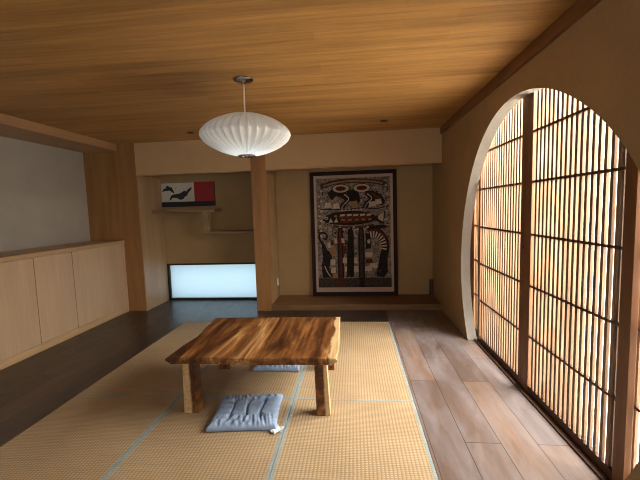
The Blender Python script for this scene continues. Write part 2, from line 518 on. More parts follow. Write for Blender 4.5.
# sill and head tracks of the sliding screens, outside the moon wall
struct(obj('trim_6', box(1.272, 1.44, far0[0] * 0 + 0.3, 5.3, -0.002, 0.012, bev=0.002), M_dark))
struct(obj('trim_7', box(XRo + 0.001, 1.44, 0.3, 5.3, 2.42, 2.5, bev=0.002), M_dark))
bm = bmesh.new(); B(bm, XRo + 0.001, 1.44, 0.22, 0.3, 0, 2.5); 
struct(obj('trim_8', bm, M_dark))
bm = bmesh.new(); B(bm, XRo + 0.001, 1.44, 4.205, 4.33, 0, 2.5)
struct(obj('trim_9', bm, M_dark))

# ------------------------------------------------------------------ sliding screens
MUNT = [0.455, 0.848, 1.237, 1.627, 1.99]
def screen(y0, y1, xf, label, nslat, sn=0.075, sf=0.075, pull=None):
    """y0 = near end, y1 = far end, xf = front face."""
    t = thing('shoji_screen', label, 'sliding screen', (xf + 0.017, (y0 + y1) / 2, 0.012))
    z0, z1 = 0.013, 2.415
    d = 0.034
    a, b = y0 + sn, y1 - sf
    stn = obj('stile', box(xf, xf + d, y0, a, z0, z1, bev=0.002), M_stile, t)
    stf = obj('stile', box(xf, xf + d, b, y1, z0, z1, bev=0.002), M_stile, t)
    obj('rail', box(xf + 0.001, xf + d - 0.001, a, b, z0, 0.066, bev=0.002), M_dark, t)
    obj('rail', box(xf + 0.001, xf + d - 0.001, a, b, 2.355, z1, bev=0.002), M_dark, t)
    bm = bmesh.new()
    p = (b - a) / (nslat + 1)
    for i in range(nslat):
        y = a + p * (i + 1)
        B(bm, xf + 0.006, xf + 0.022, y - 0.0118, y + 0.0118, 0.066, 2.355)
    obj('lattice', bm, M_slat, t)
    for z in MUNT:
        obj('crossbar', box(xf + 0.003, xf + 0.0245, a, b, z - 0.008, z + 0.008), M_dark, t)
    obj('paper', box(xf + 0.026, xf + 0.0268, a - 0.004, b + 0.004, 0.06, 2.36), M_paper, t)
    if pull:
        st = stn
        bm = bmesh.new()
        cyl = [(0.0, 0.0)]
        vs = []
        for k, (r, x) in enumerate([(0.016, xf - 0.001), (0.016, xf + 0.003), (0.0125, xf + 0.0035)]):
            vs.append([bm.verts.new((x if k else xf - 0.0015, pull[0] + r * math.cos(q * PI / 12), pull[1] + r * math.sin(q * PI / 12))) for q in range(24)])
        for aa, bb in zip(vs, vs[1:]):
            for q in range(24):
                bm.faces.new((aa[q], aa[(q + 1) % 24], bb[(q + 1) % 24], bb[q]))
        bm.faces.new(vs[0])
        h = obj('finger_pull', bm, M_black, st)
        h['label'] = 'small round black finger pull'
    return t

XF = 1.31
screen(1.782, 2.840, XF, 'wide sliding lattice screen filling the near half of the round opening', 17, 0.074, 0.080)
screen(2.842, 3.865, XF, 'sliding lattice screen with round finger pull in the far half of the round opening', 17, 0.082, 0.045, (2.872, 1.131))
screen(3.80, 4.20, XF + 0.042, 'narrow lattice screen showing only as a sliver beside the far rim of the round opening', 6, 0.05, 0.07)
screen(0.80, 1.925, XF + 0.042, 'sliding lattice screen cut off by the frame behind the nearest stile', 18)

# ------------------------------------------------------------------ tatami
XT = [-2.313, -1.4315, -0.4967, 0.4256]
YTm = [0.745, 2.617, 4.496]
TZ = 0.002
BW = 0.020
def tatami(i, j, label, borders):
    x0, x1 = XT[i] + 0.002, XT[i + 1] - 0.002
    y0, y1 = YTm[j] + 0.001, YTm[j + 1] - 0.001
    t = thing('tatami_mat', label, 'tatami mat', ((x0 + x1) / 2, (y0 + y1) / 2, 0), 'tatami mats on the floor')
    obj('rush_cover', box(x0, x1, y0, y1, -0.0298, TZ - 0.001, bev=0.003), M_tatami, t)
    for b in borders:
        if b == 'l': q = (x0 - 0.0004, x0 + BW, y0, y1)
        if b == 'r': q = (x1 - BW, x1 + 0.0004, y0, y1)
        if b == 'n': q = (x0 + BW * ('l' in borders), x1 - BW * ('r' in borders), y0 - 0.0004, y0 + BW * 0.8)
        if b == 'f': q = (x0 + BW * ('l' in borders), x1 - BW * ('r' in borders), y1 - BW * 0.8, y1 + 0.0004)
        obj('border', box(*q, -0.028, TZ, bev=0.001), M_border, t)
tatami(0, 1, 'tatami mat in the far row next to the dark boards by the low window', 'r')
tatami(1, 1, 'far tatami mat lying under the back of the low table', 'lr')
tatami(2, 1, 'far tatami mat reaching the plank strip near the framed picture', 'lr')
tatami(0, 0, 'near tatami mat beside the dark floor along the cabinets', 'rf')
tatami(1, 0, 'near tatami mat that carries the blue cushion in front of the table', 'lrf')
tatami(2, 0, 'near tatami mat with pale blue borders along the sunlit planks', 'lrf')

# ------------------------------------------------------------------ low table
tab = thing('low_table', 'low slab table with live edges and streaked brown wood on four legs', 'table', (-0.74, 2.78, TZ))
ZTOP, THK = 0.456, 0.05
left_edge = [(-1.352, 2.30), (-1.347, 2.40), (-1.334, 2.52), (-1.322, 2.63), (-1.318, 2.73), (-1.322, 2.84), (-1.332, 2.95), (-1.343, 3.08), (-1.345, 3.225)]
right_edge = [(-0.150, 3.25), (-0.142, 3.12), (-0.147, 3.0), (-0.138, 2.88), (-0.132, 2.74), (-0.137, 2.6), (-0.128, 2.48), (-0.133, 2.38), (-0.136, 2.315)]
def front(u): return 2.305 + 0.006 * math.sin(u * 9) + 0.012 * u
back_edge = [(-1.345 + (1.195) * k / 10, 3.225 + 0.025 * k / 10) for k in range(1, 10)]
front_edge = [(-0.136 - 1.216 * k / 14, front(1 - k / 14)) for k in range(1, 14)]
outl = left_edge + back_edge + right_edge + front_edge
bm = bmesh.new()
levels = [(ZTOP, -0.004), (ZTOP - 0.004, 0.0), (ZTOP - 0.018, 0.001), (ZTOP - THK + 0.006, -0.03), (ZTOP - THK, -0.036)]
cxm, cym = -0.74, 2.78
ringsT = []
nL = len(left_edge); nB = len(back_edge); nR = len(right_edge)
for z, ins in levels:
    ring = []
    for k, (x, y) in enumerate(outl):
        sx = 1 if x > cxm else -1
        live = (k < nL) or (nL + nB <= k < nL + nB + nR)
        end = (not live) or k in (0, nL - 1, nL + nB, nL + nB + nR - 1)
        px_, py_ = x, y
        w = 0.006 * math.sin(17 * y + 60 * z) if live else 0
        if live: px_ = x + sx * (ins * 1.15 + w)
        if end: py_ = y + (1 if y > cym else -1) * max(ins, -0.006)
        if not live: px_ = x
        ring.append(bm.verts.new((px_, py_, z)))
    ringsT.append(ring)
for a, b in zip(ringsT, ringsT[1:]):
    for i in range(len(a)):
        bm.faces.new((a[i], a[(i + 1) % len(a)], b[(i + 1) % len(b)], b[i]))
bm.faces.new(ringsT[0]); bm.faces.new(ringsT[-1])
bmesh.ops.triangulate(bm, faces=[f for f in bm.faces if len(f.verts) > 4])
obj('table_top', bm, M_table, tab)
def leg(xa, xb, ya, yb, mat, taper):
    bm = box(xa, xb, ya, yb, TZ, ZTOP - THK, bev=0.004)
    for v in bm.verts:
        k = (v.co.z - TZ) / (ZTOP - THK - TZ)
        cx = (xa + xb) / 2
        v.co.x = cx + (v.co.x - cx) * (1 - 0.12 * k) + taper * k
        v.co.y += 0.0
    t = obj('leg', bm, mat, tab)
    off = Vector((xa, ya, 0)) - tab.location
    t.data.transform(Matrix.Translation(-Vector((off.x, off.y, 0))))
    t.location = (off.x, off.y, 0)
    return t
leg(-1.278, -1.170, 2.375, 2.465, M_legL, 0.0)
leg(-0.295, -0.196, 2.385, 2.475, M_legR, -0.012)
leg(-1.292, -1.186, 3.09, 3.17, M_legD, 0.0)
leg(-0.300, -0.205, 3.10, 3.18, M_legD, -0.012)

# ------------------------------------------------------------------ floor cushions
def cushion(cx, cy, rot, label, with_tag, W=0.475, D=0.425):
    t = thing('floor_cushion', label, 'cushion', (cx, cy, TZ), 'blue floor cushions by the table')
    nx, ny = 96, 88
    us = [0.27, 0.50, 0.73]; vs_ = [0.30, 0.74]
    bm = bmesh.new()
    top, bot = [], []
    def smooth(a): a = max(0, min(1, a)); return a * a * (3 - 2 * a)
    for j in range(ny + 1):
        rt, rb = [], []
        for i in range(nx + 1):
            u, v = i / nx, j / ny
            du, dv = min(u, 1 - u) * W, min(v, 1 - v) * D
            d = min(du, dv)
            # rounded corners pull in, edges bow a little between corners
            x = (u - 0.5) * W; y = (v - 0.5) * D
            x *= 1 - 0.035 * math.sin(v * PI) * (abs(u - 0.5) * 2) ** 3
            y *= 1 - 0.035 * math.sin(u * PI) * (abs(v - 0.5) * 2) ** 3
            k = (min(du, 0.05) / 0.05) * (min(dv, 0.05) / 0.05)
            e = math.sqrt(max(0, 1 - (1 - min(d, 0.055) / 0.055) ** 2))
            h = 0.012 + 0.042 * e
            inner = smooth((min(u - 0.2, 0.8 - u, (v - 0.2), 0.84 - v)) / 0.08 + 0.5)
            for q in us:                            # stitched creases across the middle
                if 0.27 < v < 0.77:
                    h -= 0.019 * math.exp(-((u - q - 0.012 * math.sin(v * 11 + q * 9)) * W / 0.0075) ** 2)
                elif v <= 0.27:
                    h -= 0.010 * math.exp(-((u - q) * W / 0.009) ** 2) * smooth(v / 0.27)
            for q in us:                            # tufts
                for w in vs_:
                    r2 = ((u - q) * W) ** 2 + ((v - w) * D) ** 2
                    h -= 0.021 * math.exp(-r2 / 0.00032)
            for w in vs_:                           # cross seam
                if us[0] - 0.03 < u < us[2] + 0.03:
                    h -= 0.007 * math.exp(-((v - w) * D / 0.010) ** 2)
            # gathers that fan out from the stitched field towards the edges
            if v < 0.30 or v > 0.74:
                g = smooth(min(abs(v - 0.30 if v < 0.30 else v - 0.74) / 0.06, 1)) * smooth(dv / 0.03)
                h += 0.0065 * g * (0.6 * math.sin(u * 51 + 4 * math.sin(v * 7) + 2 * math.sin(u * 13)) + 0.5 * math.sin(u * 83 + 5 * math.sin(u * 7 + v * 5))) * smooth(min(u, 1 - u) / 0.15)
            if u < us[0] or u > us[2]:
                g = smooth(min(abs(u - (us[0] if u < us[0] else us[2])) / 0.05, 1)) * smooth(du / 0.03)
                h += 0.0045 * g * math.sin(v * 40 + 3 * math.sin(u * 9)) * smooth(min(v, 1 - v) / 0.15)
            ca, sa = math.cos(rot), math.sin(rot)
            X, Y = cx + x * ca - y * sa, cy + x * sa + y * ca
            rt.append(bm.verts.new((X, Y, TZ + max(h, 0.006))))
            edge = i in (0, nx) or j in (0, ny)
            rb.append(rt[-1] if edge else None)
        top.append(rt); bot.append(rb)
    for j in range(ny):
        for i in range(nx):
            bm.faces.new((top[j][i], top[j][i + 1], top[j + 1][i + 1], top[j + 1][i]))
    # underside: one inset ring and a flat base
    rim = [top[0][i] for i in range(nx)] + [top[j][nx] for j in range(ny)] + [top[ny][i] for i in range(nx, 0, -1)] + [top[j][0] for j in range(ny, 0, -1)]
    ctr = Vector((cx, cy, 0))
    low = [bm.verts.new((ctr.x + (q.co.x - ctr.x) * 0.965, ctr.y + (q.co.y - ctr.y) * 0.965, TZ + 0.0005)) for q in rim]
    for k in range(len(rim)):
        bm.faces.new((rim[k], low[k], low[(k + 1) % len(rim)], rim[(k + 1) % len(rim)]))
    bm.faces.new(low)
    obj('cover', bm, M_denim, t, smooth=True)
    if with_tag:
        bm = bmesh.new()
        pts = [(-0.585, 2.178), (-0.552, 2.158), (-0.530, 2.178), (-0.506, 2.182), (-0.515, 2.205), (-0.502, 2.222), (-0.535, 2.232), (-0.558, 2.262), (-0.582, 2.245)]
        lo = [bm.verts.new((x, y, TZ + 0.008)) for x, y in pts]
        hi = [bm.verts.new((x, y, TZ + 0.012 + 0.010 * (k % 2))) for k, (x, y) in enumerate(pts)]
        bm.faces.new(lo); bm.faces.new(hi)
        for k in range(len(pts)):
            bm.faces.new((lo[k], lo[(k + 1) % len(pts)], hi[(k + 1) % len(pts)], hi[k]))
        c = obj('corner_tie', bm, M_tagc, t)
        c['label'] = 'white knotted corner tie'
    return t
cushion(-0.800, 2.385, math.radians(5), 'tufted grey-blue floor cushion with a white corner tie in front of the table', True)
cushion(-0.735, 3.262, math.radians(-1), 'grey-blue floor cushion half hidden behind and under the table', False, 0.43, 0.43)

# ------------------------------------------------------------------ pendant lamp
LX, LY = -0.850, 2.832
lamp = thing('pendant_lamp', 'white ribbed saucer pendant lamp hanging from the boarded ceiling above the table', 'lamp', (LX, LY, H))
bm = bmesh.new()
lathe(bm, LX, LY, [(0.0005, H - 0.001), (0.078, H - 0.001), (0.080, H - 0.005), (0.076, H - 0.010), (0.050, H - 0.017), (0.020, H - 0.022), (0.012, H - 0.030), (0.0005, H - 0.042)], 48)
obj('canopy', bm, M_nickel, lamp, smooth=True)
bm = bmesh.new()
lathe(bm, LX, LY, [(0.0005, H - 0.04), (0.0065, H - 0.04), (0.0065, 2.225), (0.0005, 2.225)], 16)
obj('stem', bm, M_cord, lamp, smooth=True)
RIB, SUB = 36, 8
R0, ZM, HU, HD = 0.360, 2.080, 0.172, 0.166
bm = bmesh.new()
prof = []
NP = 64
for k in range(NP + 1):
    a = -PI / 2 + PI * k / NP
    ex = 1.2
    r = abs(math.cos(a)) ** ex
    z = math.copysign(abs(math.sin(a)) ** ex, math.sin(a))
    prof.append((max(r * R0, 0.0), ZM + (HU if z > 0 else HD) * z))
prof = [q for q in prof if q[0] > 0.055]
rings = []
nn = RIB * SUB
for idx, (r, z) in enumerate(prof):
    a = prof[max(idx - 1, 0)]; b = prof[min(idx + 1, len(prof) - 1)]
    tv = Vector((b[0] - a[0], b[1] - a[1])).normalized(); nv = Vector((tv.y, -tv.x))
    amp = 0.028 * min(1, (r / 0.20)) * (1.12 + 0.2 * max(-1, min(1, (z - ZM) / 0.06)))
    ring = []
    for i in range(nn):
        ph = 2 * PI * i / nn
        dip = amp * abs(math.sin(RIB * ph / 2)) ** 0.8
        rr, zz = r - nv.x * dip, z - nv.y * dip
        ring.append(bm.verts.new((LX + rr * math.cos(ph), LY + rr * math.sin(ph), zz)))
    rings.append(ring)
for a, b in zip(rings, rings[1:]):
    for i in range(nn):
        bm.faces.new((a[i], a[(i + 1) % nn], b[(i + 1) % nn], b[i]))
zb, zt = prof[0][1], prof[-1][1]
obj('lamp_shade', bm, M_shade, lamp, smooth=True)
bm = bmesh.new()
lathe(bm, LX, LY, [(0.050, zb + 0.006), (0.070, zb + 0.004), (0.072, zb - 0.004), (0.068, zb - 0.008), (0.050, zb - 0.008), (0.048, zb + 0.0)], 48)
o = obj('bottom_ring', bm, M_nickel, lamp, smooth=True)
bm = bmesh.new()
lathe(bm, LX, LY, [(0.0005, zt + 0.010), (0.030, zt + 0.009), (0.060, zt + 0.002), (0.062, zt - 0.004), (0.0005, zt - 0.004)], 48)
obj('top_cap', bm, M_shade, lamp, smooth=True)
bm = bmesh.new()
lathe(bm, LX, LY, [(0.0005, 2.10), (0.022, 2.105), (0.033, 2.125), (0.030, 2.15), (0.016, 2.175), (0.016, 2.226), (0.0005, 2.226)], 24)
obj('bulb', bm, M_white, lamp, smooth=True)

# ------------------------------------------------------------------ cabinets
ZC0, ZC1 = 1.047, 1.094
GAP = 0.007
def cabinet(y0, y1, label, shadow=False):
    t = thing('cabinet', label, 'cabinet', ((XL + XC) / 2, (y0 + y1) / 2, 0), 'low built-in cabinets')
    obj('carcass', box(XL + 0.004, XC - 0.021, y0 + 0.001, y1 - 0.001, 0.0, ZC0 - 0.001), M_oak, t)
    obj('door', box(XC - 0.020, XC, y0 + GAP / 2, y1 - GAP / 2, 0.086, ZC0 - 0.008, bev=0.0015), M_oak, t)
    obj('plinth', box(XC - 0.020, XC - 0.003, y0 + 0.0005, y1 - 0.0005, 0.0, 0.083), M_oakY, t)
cabinet(3.995, 4.955, 'wide oak cabinet unit next to the veneered end panel')
cabinet(3.469, 3.995, 'narrow oak cabinet unit between the two wide ones')
cabinet(2.45, 3.469, 'nearest oak cabinet unit, cut off by the frame')
ct = obj('countertop', box(XL + 0.003, XC + 0.012, 2.45, YA - 0.003, ZC0, ZC1, bev=0.003), M_oakY)
tag(ct, 'long pale oak worktop running over the row of cabinets', 'countertop')
fp = obj('filler_panel', box(XC - 0.02, XC, 4.957, YA - 0.003, 0.0, ZC0 - 0.002, bev=0.001), M_oak)
tag(fp, 'thin oak filler strip between the last cabinet door and end panel', 'panel')

# ------------------------------------------------------------------ picture alcove: platform, framed print, outlet, block
pl = obj('alcove_platform', box(XQ1 + 0.001, XR - 0.002, YA + 0.002, YT - 0.002, 0.0, ZL, bev=0.004), M_ledge)
tag(pl, 'low wooden platform board under the framed picture in the alcove', 'platform')

art = thing('framed_artwork', 'big dark framed print of a fish and animals leaning on the alcove platform', 'picture', (-0.006, 5.512, ZL + 0.001))
art.rotation_euler = (-0.027, 0, 0)
AW, AH = 1.345, 1.962
ox, oy, oz = art.location
def A_box(x0, x1, y0, y1, z0, z1, bev=0.0):
    return box(ox + x0, ox + x1, oy + y0, oy + y1, oz + z0, oz + z1, bev=bev)
bm = bmesh.new()
fw = 0.060
for q in ((-AW / 2, AW / 2, 0, fw), (-AW / 2, AW / 2, AH - fw, AH)):
    B(bm, ox + q[0], ox + q[1], oy, oy + 0.03, oz + q[2], oz + q[3], 0.003)
for q in ((-AW / 2, -AW / 2 + fw), (AW / 2 - fw, AW / 2)):
    B(bm, ox + q[0], ox + q[1], oy + 0.0005, oy + 0.0295, oz + fw - 0.003, oz + AH - fw + 0.003, 0.003)
obj('frame', bm, M_frame, art)
obj('mount', A_box(-AW / 2 + 0.04, AW / 2 - 0.04, 0.014, 0.024, 0.04, AH - 0.04), M_mount, art)

def flat_mat(name, a, b, sc=22):
    m, nt, p, out = new_mat(name)
    n1 = noise(nt, mapping(nt), sc, 5, 0.75)
    nt.links.new(ramp(nt, n1, [(0.36, a), (0.62, b)]), p.inputs['Base Color'])
    p.inputs['Roughness'].default_value = 0.85
    p.inputs['Specular IOR Level'].default_value = 0.15
    return m
P_GROUND = flat_mat('print_ground', (0.055, 0.042, 0.036), (0.30, 0.25, 0.215), 24)
P_BLACK = flat_mat('print_black', (0.010, 0.008, 0.008), (0.030, 0.022, 0.020), 30)
P_RUST = flat_mat('print_rust', (0.05, 0.015, 0.010), (0.13, 0.038, 0.022), 40)
P_CREAM = flat_mat('print_cream', (0.36, 0.27, 0.19), (0.54, 0.43, 0.33), 40)
P_OCHRE = flat_mat('print_ochre', (0.22, 0.11, 0.035), (0.34, 0.19, 0.07), 40)
P_EARTH = flat_mat('print_earth', (0.022, 0.017, 0.014), (0.075, 0.055, 0.045), 28)
PM = [P_GROUND, P_BLACK, P_RUST, P_CREAM, P_OCHRE, P_EARTH]
GR, BK, RU, CRM, OC, EA = range(6)
pbm = bmesh.new()
# print area, in units u 0..1 across, v 0..1 up
PW0, PW1 = -AW / 2 + 0.098, AW / 2 - 0.098
PZ0, PZ1 = 0.135, AH - 0.105
layer = [0]
def P2(u, v):
    return (ox + PW0 + (PW1 - PW0) * u, oz + PZ0 + (PZ1 - PZ0) * v)
def poly(pts, mi, lift=None):
    layer[0] += 1
    y = oy + 0.0135 - 0.00004 * layer[0]
    vs = [pbm.verts.new((P2(u, v)[0], y, P2(u, v)[1])) for u, v in pts]
    f = pbm.faces.new(vs); f.material_index = mi
    if len(pts) > 4:
        bmesh.ops.triangulate(pbm, faces=[f])
def stroke(pts, w0, w1, mi, res=6):
    """Tapered brush stroke through points (Catmull-Rom), widths in u units."""
    asp = (PZ1 - PZ0) / (PW1 - PW0)
    q = []
    for k in range(len(pts) - 1):
        p0 = pts[max(k - 1, 0)]; p1 = pts[k]; p2 = pts[k + 1]; p3 = pts[min(k + 2, len(pts) - 1)]
        for s in range(res):
            t = s / res
            q.append(tuple(0.5 * (2 * b + (c - a) * t + (2 * a - 5 * b + 4 * c - d) * t * t + (3 * b - a - 3 * c + d) * t ** 3) for a, b, c, d in zip(p0, p1, p2, p3)))
    q.append(pts[-1])
    L, Rr = [], []
    for k, (u, v) in enumerate(q):
        a = q[max(k - 1, 0)]; b = q[min(k + 1, len(q) - 1)]
        dx, dy = b[0] - a[0], (b[1] - a[1]) * asp
        l = math.hypot(dx, dy) or 1
        nx_, ny_ = -dy / l, dx / l
        w = (w0 + (w1 - w0) * k / (len(q) - 1)) / 2
        L.append((u + nx_ * w, v + ny_ * w / asp)); Rr.append((u - nx_ * w, v - ny_ * w / asp))
    layer[0] += 1
    y = oy + 0.0135 - 0.00004 * layer[0]
    mk = lambda p: pbm.verts.new((P2(*p)[0], y, P2(*p)[1]))
    lv = [mk(p) for p in L]; rv = [mk(p) for p in Rr]
    for k in range(len(lv) - 1):
        pbm.faces.new((lv[k], lv[k + 1], rv[k + 1], rv[k])).material_index = mi
def ell(u, v, a, b, mi, n=28, rot=0):
    asp = (PZ1 - PZ0) / (PW1 - PW0)
    pts = []
    for k in range(n):
        t = 2 * PI * k / n
        x, y = a * math.cos(t), b * asp * math.sin(t)
        pts.append((u + x * math.cos(rot) - y * math.sin(rot), v + (x * math.sin(rot) + y * math.cos(rot)) / asp))
    poly(pts, mi)
poly([(0, 0), (1, 0), (1, 1), (0, 1)], GR)
# pale spatter of the ground
for k in range(90):
    u, v = random.random(), 0.1 + 0.9 * random.random()
    ell(u, v, 0.008 + 0.012 * random.random(), 0.004 + 0.006 * random.random(), random.choice((CRM, EA, EA, BK)), 7, random.random() * 3)
# arching pale band along the top
stroke([(0.06, 0.925), (0.25, 0.962), (0.5, 0.972), (0.75, 0.962), (0.94, 0.935)], 0.065, 0.06, EA)
stroke([(0.10, 0.935), (0.3, 0.962), (0.5, 0.970), (0.72, 0.962), (0.9, 0.942)], 0.022, 0.02, OC)
# dark bird-like bodies
poly([(0.15, 0.87), (0.22, 0.90), (0.33, 0.89), (0.44, 0.86), (0.47, 0.81), (0.40, 0.79), (0.35, 0.82), (0.27, 0.84), (0.21, 0.80), (0.18, 0.83)], BK)
poly([(0.42, 0.88), (0.52, 0.90), (0.58, 0.86), (0.60, 0.79), (0.55, 0.75), (0.48, 0.78), (0.42, 0.82)], BK)
poly([(0.66, 0.87), (0.76, 0.88), (0.88, 0.84), (0.93, 0.78), (0.90, 0.74), (0.80, 0.76), (0.72, 0.81)], BK)
poly([(0.70, 0.86), (0.78, 0.86), (0.87, 0.82), (0.90, 0.77), (0.80, 0.79)], RU)
# eyes
for u in (0.335, 0.62):
    ell(u, 0.905, 0.120, 0.042, BK)
    ell(u, 0.905, 0.110, 0.036, CRM)
    ell(u, 0.905, 0.072, 0.021, RU)
    for k in (-0.035, 0, 0.035):
        stroke([(u + k, 0.918), (u + k, 0.890)], 0.012, 0.012, BK, 2)
# bent legs
for u in (0.37, 0.68):
    for s in (0, 0.05):
        stroke([(u + s - 0.02, 0.855), (u + s + 0.045, 0.81), (u + s - 0.02, 0.765), (u + s - 0.05, 0.725)], 0.03, 0.024, BK)
    stroke([(u + 0.012, 0.852), (u + 0.072, 0.81), (u + 0.01, 0.765)], 0.015, 0.012, CRM)
for u, v in ((0.16, 0.755), (0.27, 0.745), (0.52, 0.765), (0.84, 0.775), (0.76, 0.755)):
    poly([(u - 0.05, v - 0.02), (u + 0.05, v - 0.018), (u + 0.03, v + 0.028), (u - 0.04, v + 0.022)], CRM if u != 0.52 else OC)
stroke([(0.05, 0.72), (0.2, 0.72), (0.4, 0.715), (0.6, 0.725), (0.8, 0.715), (0.92, 0.73)], 0.012, 0.012, BK)
# fish
poly([(0.08, 0.625), (0.13, 0.665), (0.24, 0.690), (0.40, 0.700), (0.58, 0.697), (0.72, 0.680), (0.80, 0.650), (0.93, 0.690), (0.90, 0.650), (0.86, 0.630), (0.92, 0.590), (0.90, 0.575), (0.79, 0.610), (0.70, 0.588), (0.55, 0.575), (0.38, 0.573), (0.22, 0.582), (0.12, 0.600)], BK)
poly([(0.30, 0.672), (0.50, 0.682), (0.68, 0.672), (0.74, 0.645), (0.68, 0.608), (0.50, 0.592), (0.32, 0.594)], RU)
for k in range(5):
    u = 0.32 + 0.09 * k
    poly([(u, 0.652), (u + 0.065, 0.656), (u + 0.065, 0.674), (u, 0.670)], CRM)
    poly([(u + 0.02, 0.612), (u + 0.07, 0.614), (u + 0.06, 0.630), (u + 0.015, 0.628)], OC)
ell(0.13, 0.640, 0.026, 0.013, CRM); ell(0.13, 0.640, 0.014, 0.007, BK)
ell(0.26, 0.655, 0.022, 0.011, OC)
poly([(0.16, 0.598), (0.22, 0.602), (0.19, 0.640)], CRM); poly([(0.23, 0.600), (0.29, 0.600), (0.27, 0.640)], CRM)
poly([(0.83, 0.652), (0.91, 0.683), (0.86, 0.640), (0.90, 0.594), (0.83, 0.622)], CRM)
for k in range(6):
    u = 0.33 + 0.05 * k
    poly([(u, 0.704), (u + 0.035, 0.704), (u + 0.018, 0.722)], CRM)
# red fringe beneath the fish and curled scrolls
stroke([(0.22, 0.565), (0.4, 0.552), (0.6, 0.552), (0.78, 0.568)], 0.03, 0.03, RU)
for u in (0.25, 0.33, 0.55, 0.63):
    stroke([(u, 0.46), (u - 0.045, 0.49), (u - 0.03, 0.53), (u + 0.02, 0.525), (u + 0.01, 0.50)], 0.016, 0.012, EA if u < 0.5 else CRM)
for k in range(14):
    u = 0.06 + 0.063 * k
    ell(u, 0.545 + 0.01 * math.sin(k * 2.1), 0.016, 0.008, CRM if k % 3 else OC, 9)
for k in range(10):
    ell(0.05 + 0.02 * math.sin(k * 3), 0.48 + 0.045 * k, 0.018, 0.010, CRM, 9)
    ell(0.955 + 0.015 * math.sin(k * 4), 0.58 + 0.038 * k, 0.014, 0.010, CRM if k % 2 else RU, 9)
# two posts
for u, mi in ((0.315, RU), (0.60, BK)):
    poly([(u - 0.042, 0.0), (u + 0.042, 0.0), (u + 0.036, 0.3), (u + 0.042, 0.46), (u + 0.03, 0.55), (u - 0.03, 0.55), (u - 0.042, 0.46), (u - 0.036, 0.3)], BK)
    poly([(u - 0.020, 0.0), (u + 0.020, 0.0), (u + 0.014, 0.3), (u + 0.020, 0.46), (u + 0.01, 0.54), (u - 0.01, 0.54), (u - 0.020, 0.46), (u - 0.014, 0.3)], mi if mi == RU else EA)
# left animal with a curled tail and standing figure between the posts
stroke([(0.08, 0.40), (0.03, 0.45), (0.035, 0.50), (0.10, 0.505), (0.135, 0.475), (0.11, 0.445), (0.08, 0.46)], 0.032, 0.020, BK)
poly([(0.05, 0.43), (0.10, 0.40), (0.13, 0.35), (0.19, 0.32), (0.20, 0.24), (0.15, 0.19), (0.21, 0.10), (0.17, 0.09), (0.09, 0.17), (0.10, 0.09), (0.06, 0.09), (0.05, 0.20), (0.07, 0.28)], BK)
stroke([(0.09, 0.20), (0.13, 0.14), (0.17, 0.10)], 0.014, 0.012, CRM)
for k in range(7):
    t = k / 6
    poly([(0.14 + 0.29 * t, 0.37 + 0.045 * math.sin(t * PI)), (0.18 + 0.29 * t, 0.37 + 0.045 * math.sin(t * PI)), (0.175 + 0.27 * t, 0.41 + 0.05 * math.sin(t * PI)), (0.135 + 0.29 * t, 0.41 + 0.05 * math.sin(t * PI))], CRM if k % 2 == 0 else RU)
poly([(0.17, 0.31), (0.25, 0.30), (0.25, 0.37), (0.19, 0.38)], OC); poly([(0.345, 0.30), (0.40, 0.32), (0.40, 0.38), (0.345, 0.38)], RU)
for u, v in ((0.205, 0.235), (0.21, 0.16), (0.40, 0.17), (0.375, 0.25), (0.52, 0.17), (0.51, 0.25), (0.23, 0.11)):
    poly([(u - 0.035, v - 0.025), (u + 0.03, v - 0.028), (u + 0.035, v + 0.024), (u - 0.03, v + 0.026)], CRM if v > 0.12 else OC)
poly([(0.42, 0.53), (0.47, 0.55), (0.50, 0.50), (0.48, 0.43), (0.50, 0.33), (0.49, 0.10), (0.455, 0.09), (0.45, 0.25), (0.43, 0.10), (0.395, 0.09), (0.40, 0.27), (0.42, 0.40)], BK)
# arching striped animal at the right
stroke([(0.70, 0.50), (0.80, 0.505), (0.89, 0.45), (0.925, 0.37), (0.90, 0.28)], 0.13, 0.10, BK, 8)
stroke([(0.72, 0.515), (0.82, 0.520), (0.915, 0.46), (0.95, 0.37)], 0.03, 0.02, RU, 8)
for k in range(9):
    t = k / 8
    a = PI * (0.55 - 0.62 * t)
    c0 = (0.755 + 0.115 * math.cos(a), 0.375 + 0.085 * math.sin(a)); c1 = (0.755 + 0.185 * math.cos(a), 0.375 + 0.138 * math.sin(a))
    stroke([c0, c1], 0.014, 0.026, CRM, 2)
poly([(0.66, 0.52), (0.72, 0.56), (0.90, 0.57), (0.97, 0.55), (0.90, 0.535), (0.76, 0.53)], BK)
poly([(0.66, 0.50), (0.72, 0.48), (0.73, 0.36), (0.66, 0.35)], BK)
poly([(0.85, 0.30), (0.95, 0.31), (0.95, 0.14), (0.90, 0.09), (0.80, 0.10), (0.80, 0.17), (0.86, 0.20)], BK)
for u, v in ((0.70, 0.30), (0.70, 0.24), (0.69, 0.17), (0.76, 0.20)):
    poly([(u - 0.05, v - 0.022), (u + 0.05, v - 0.022), (u + 0.045, v + 0.022), (u - 0.045, v + 0.022)], CRM if v != 0.24 else RU)
ell(0.70, 0.42, 0.02, 0.02, CRM)
ell(0.84, 0.15, 0.035, 0.018, EA)
# earth strip at the foot
poly([(0, 0), (1, 0), (1, 0.085), (0.7, 0.09), (0.4, 0.083), (0, 0.088)], EA)
for u, mi in ((0.315, RU), (0.60, BK)):
    poly([(u - 0.035, 0.0), (u + 0.035, 0.0), (u + 0.033, 0.09), (u - 0.033, 0.09)], mi)
obj('print', pbm, PM, art)

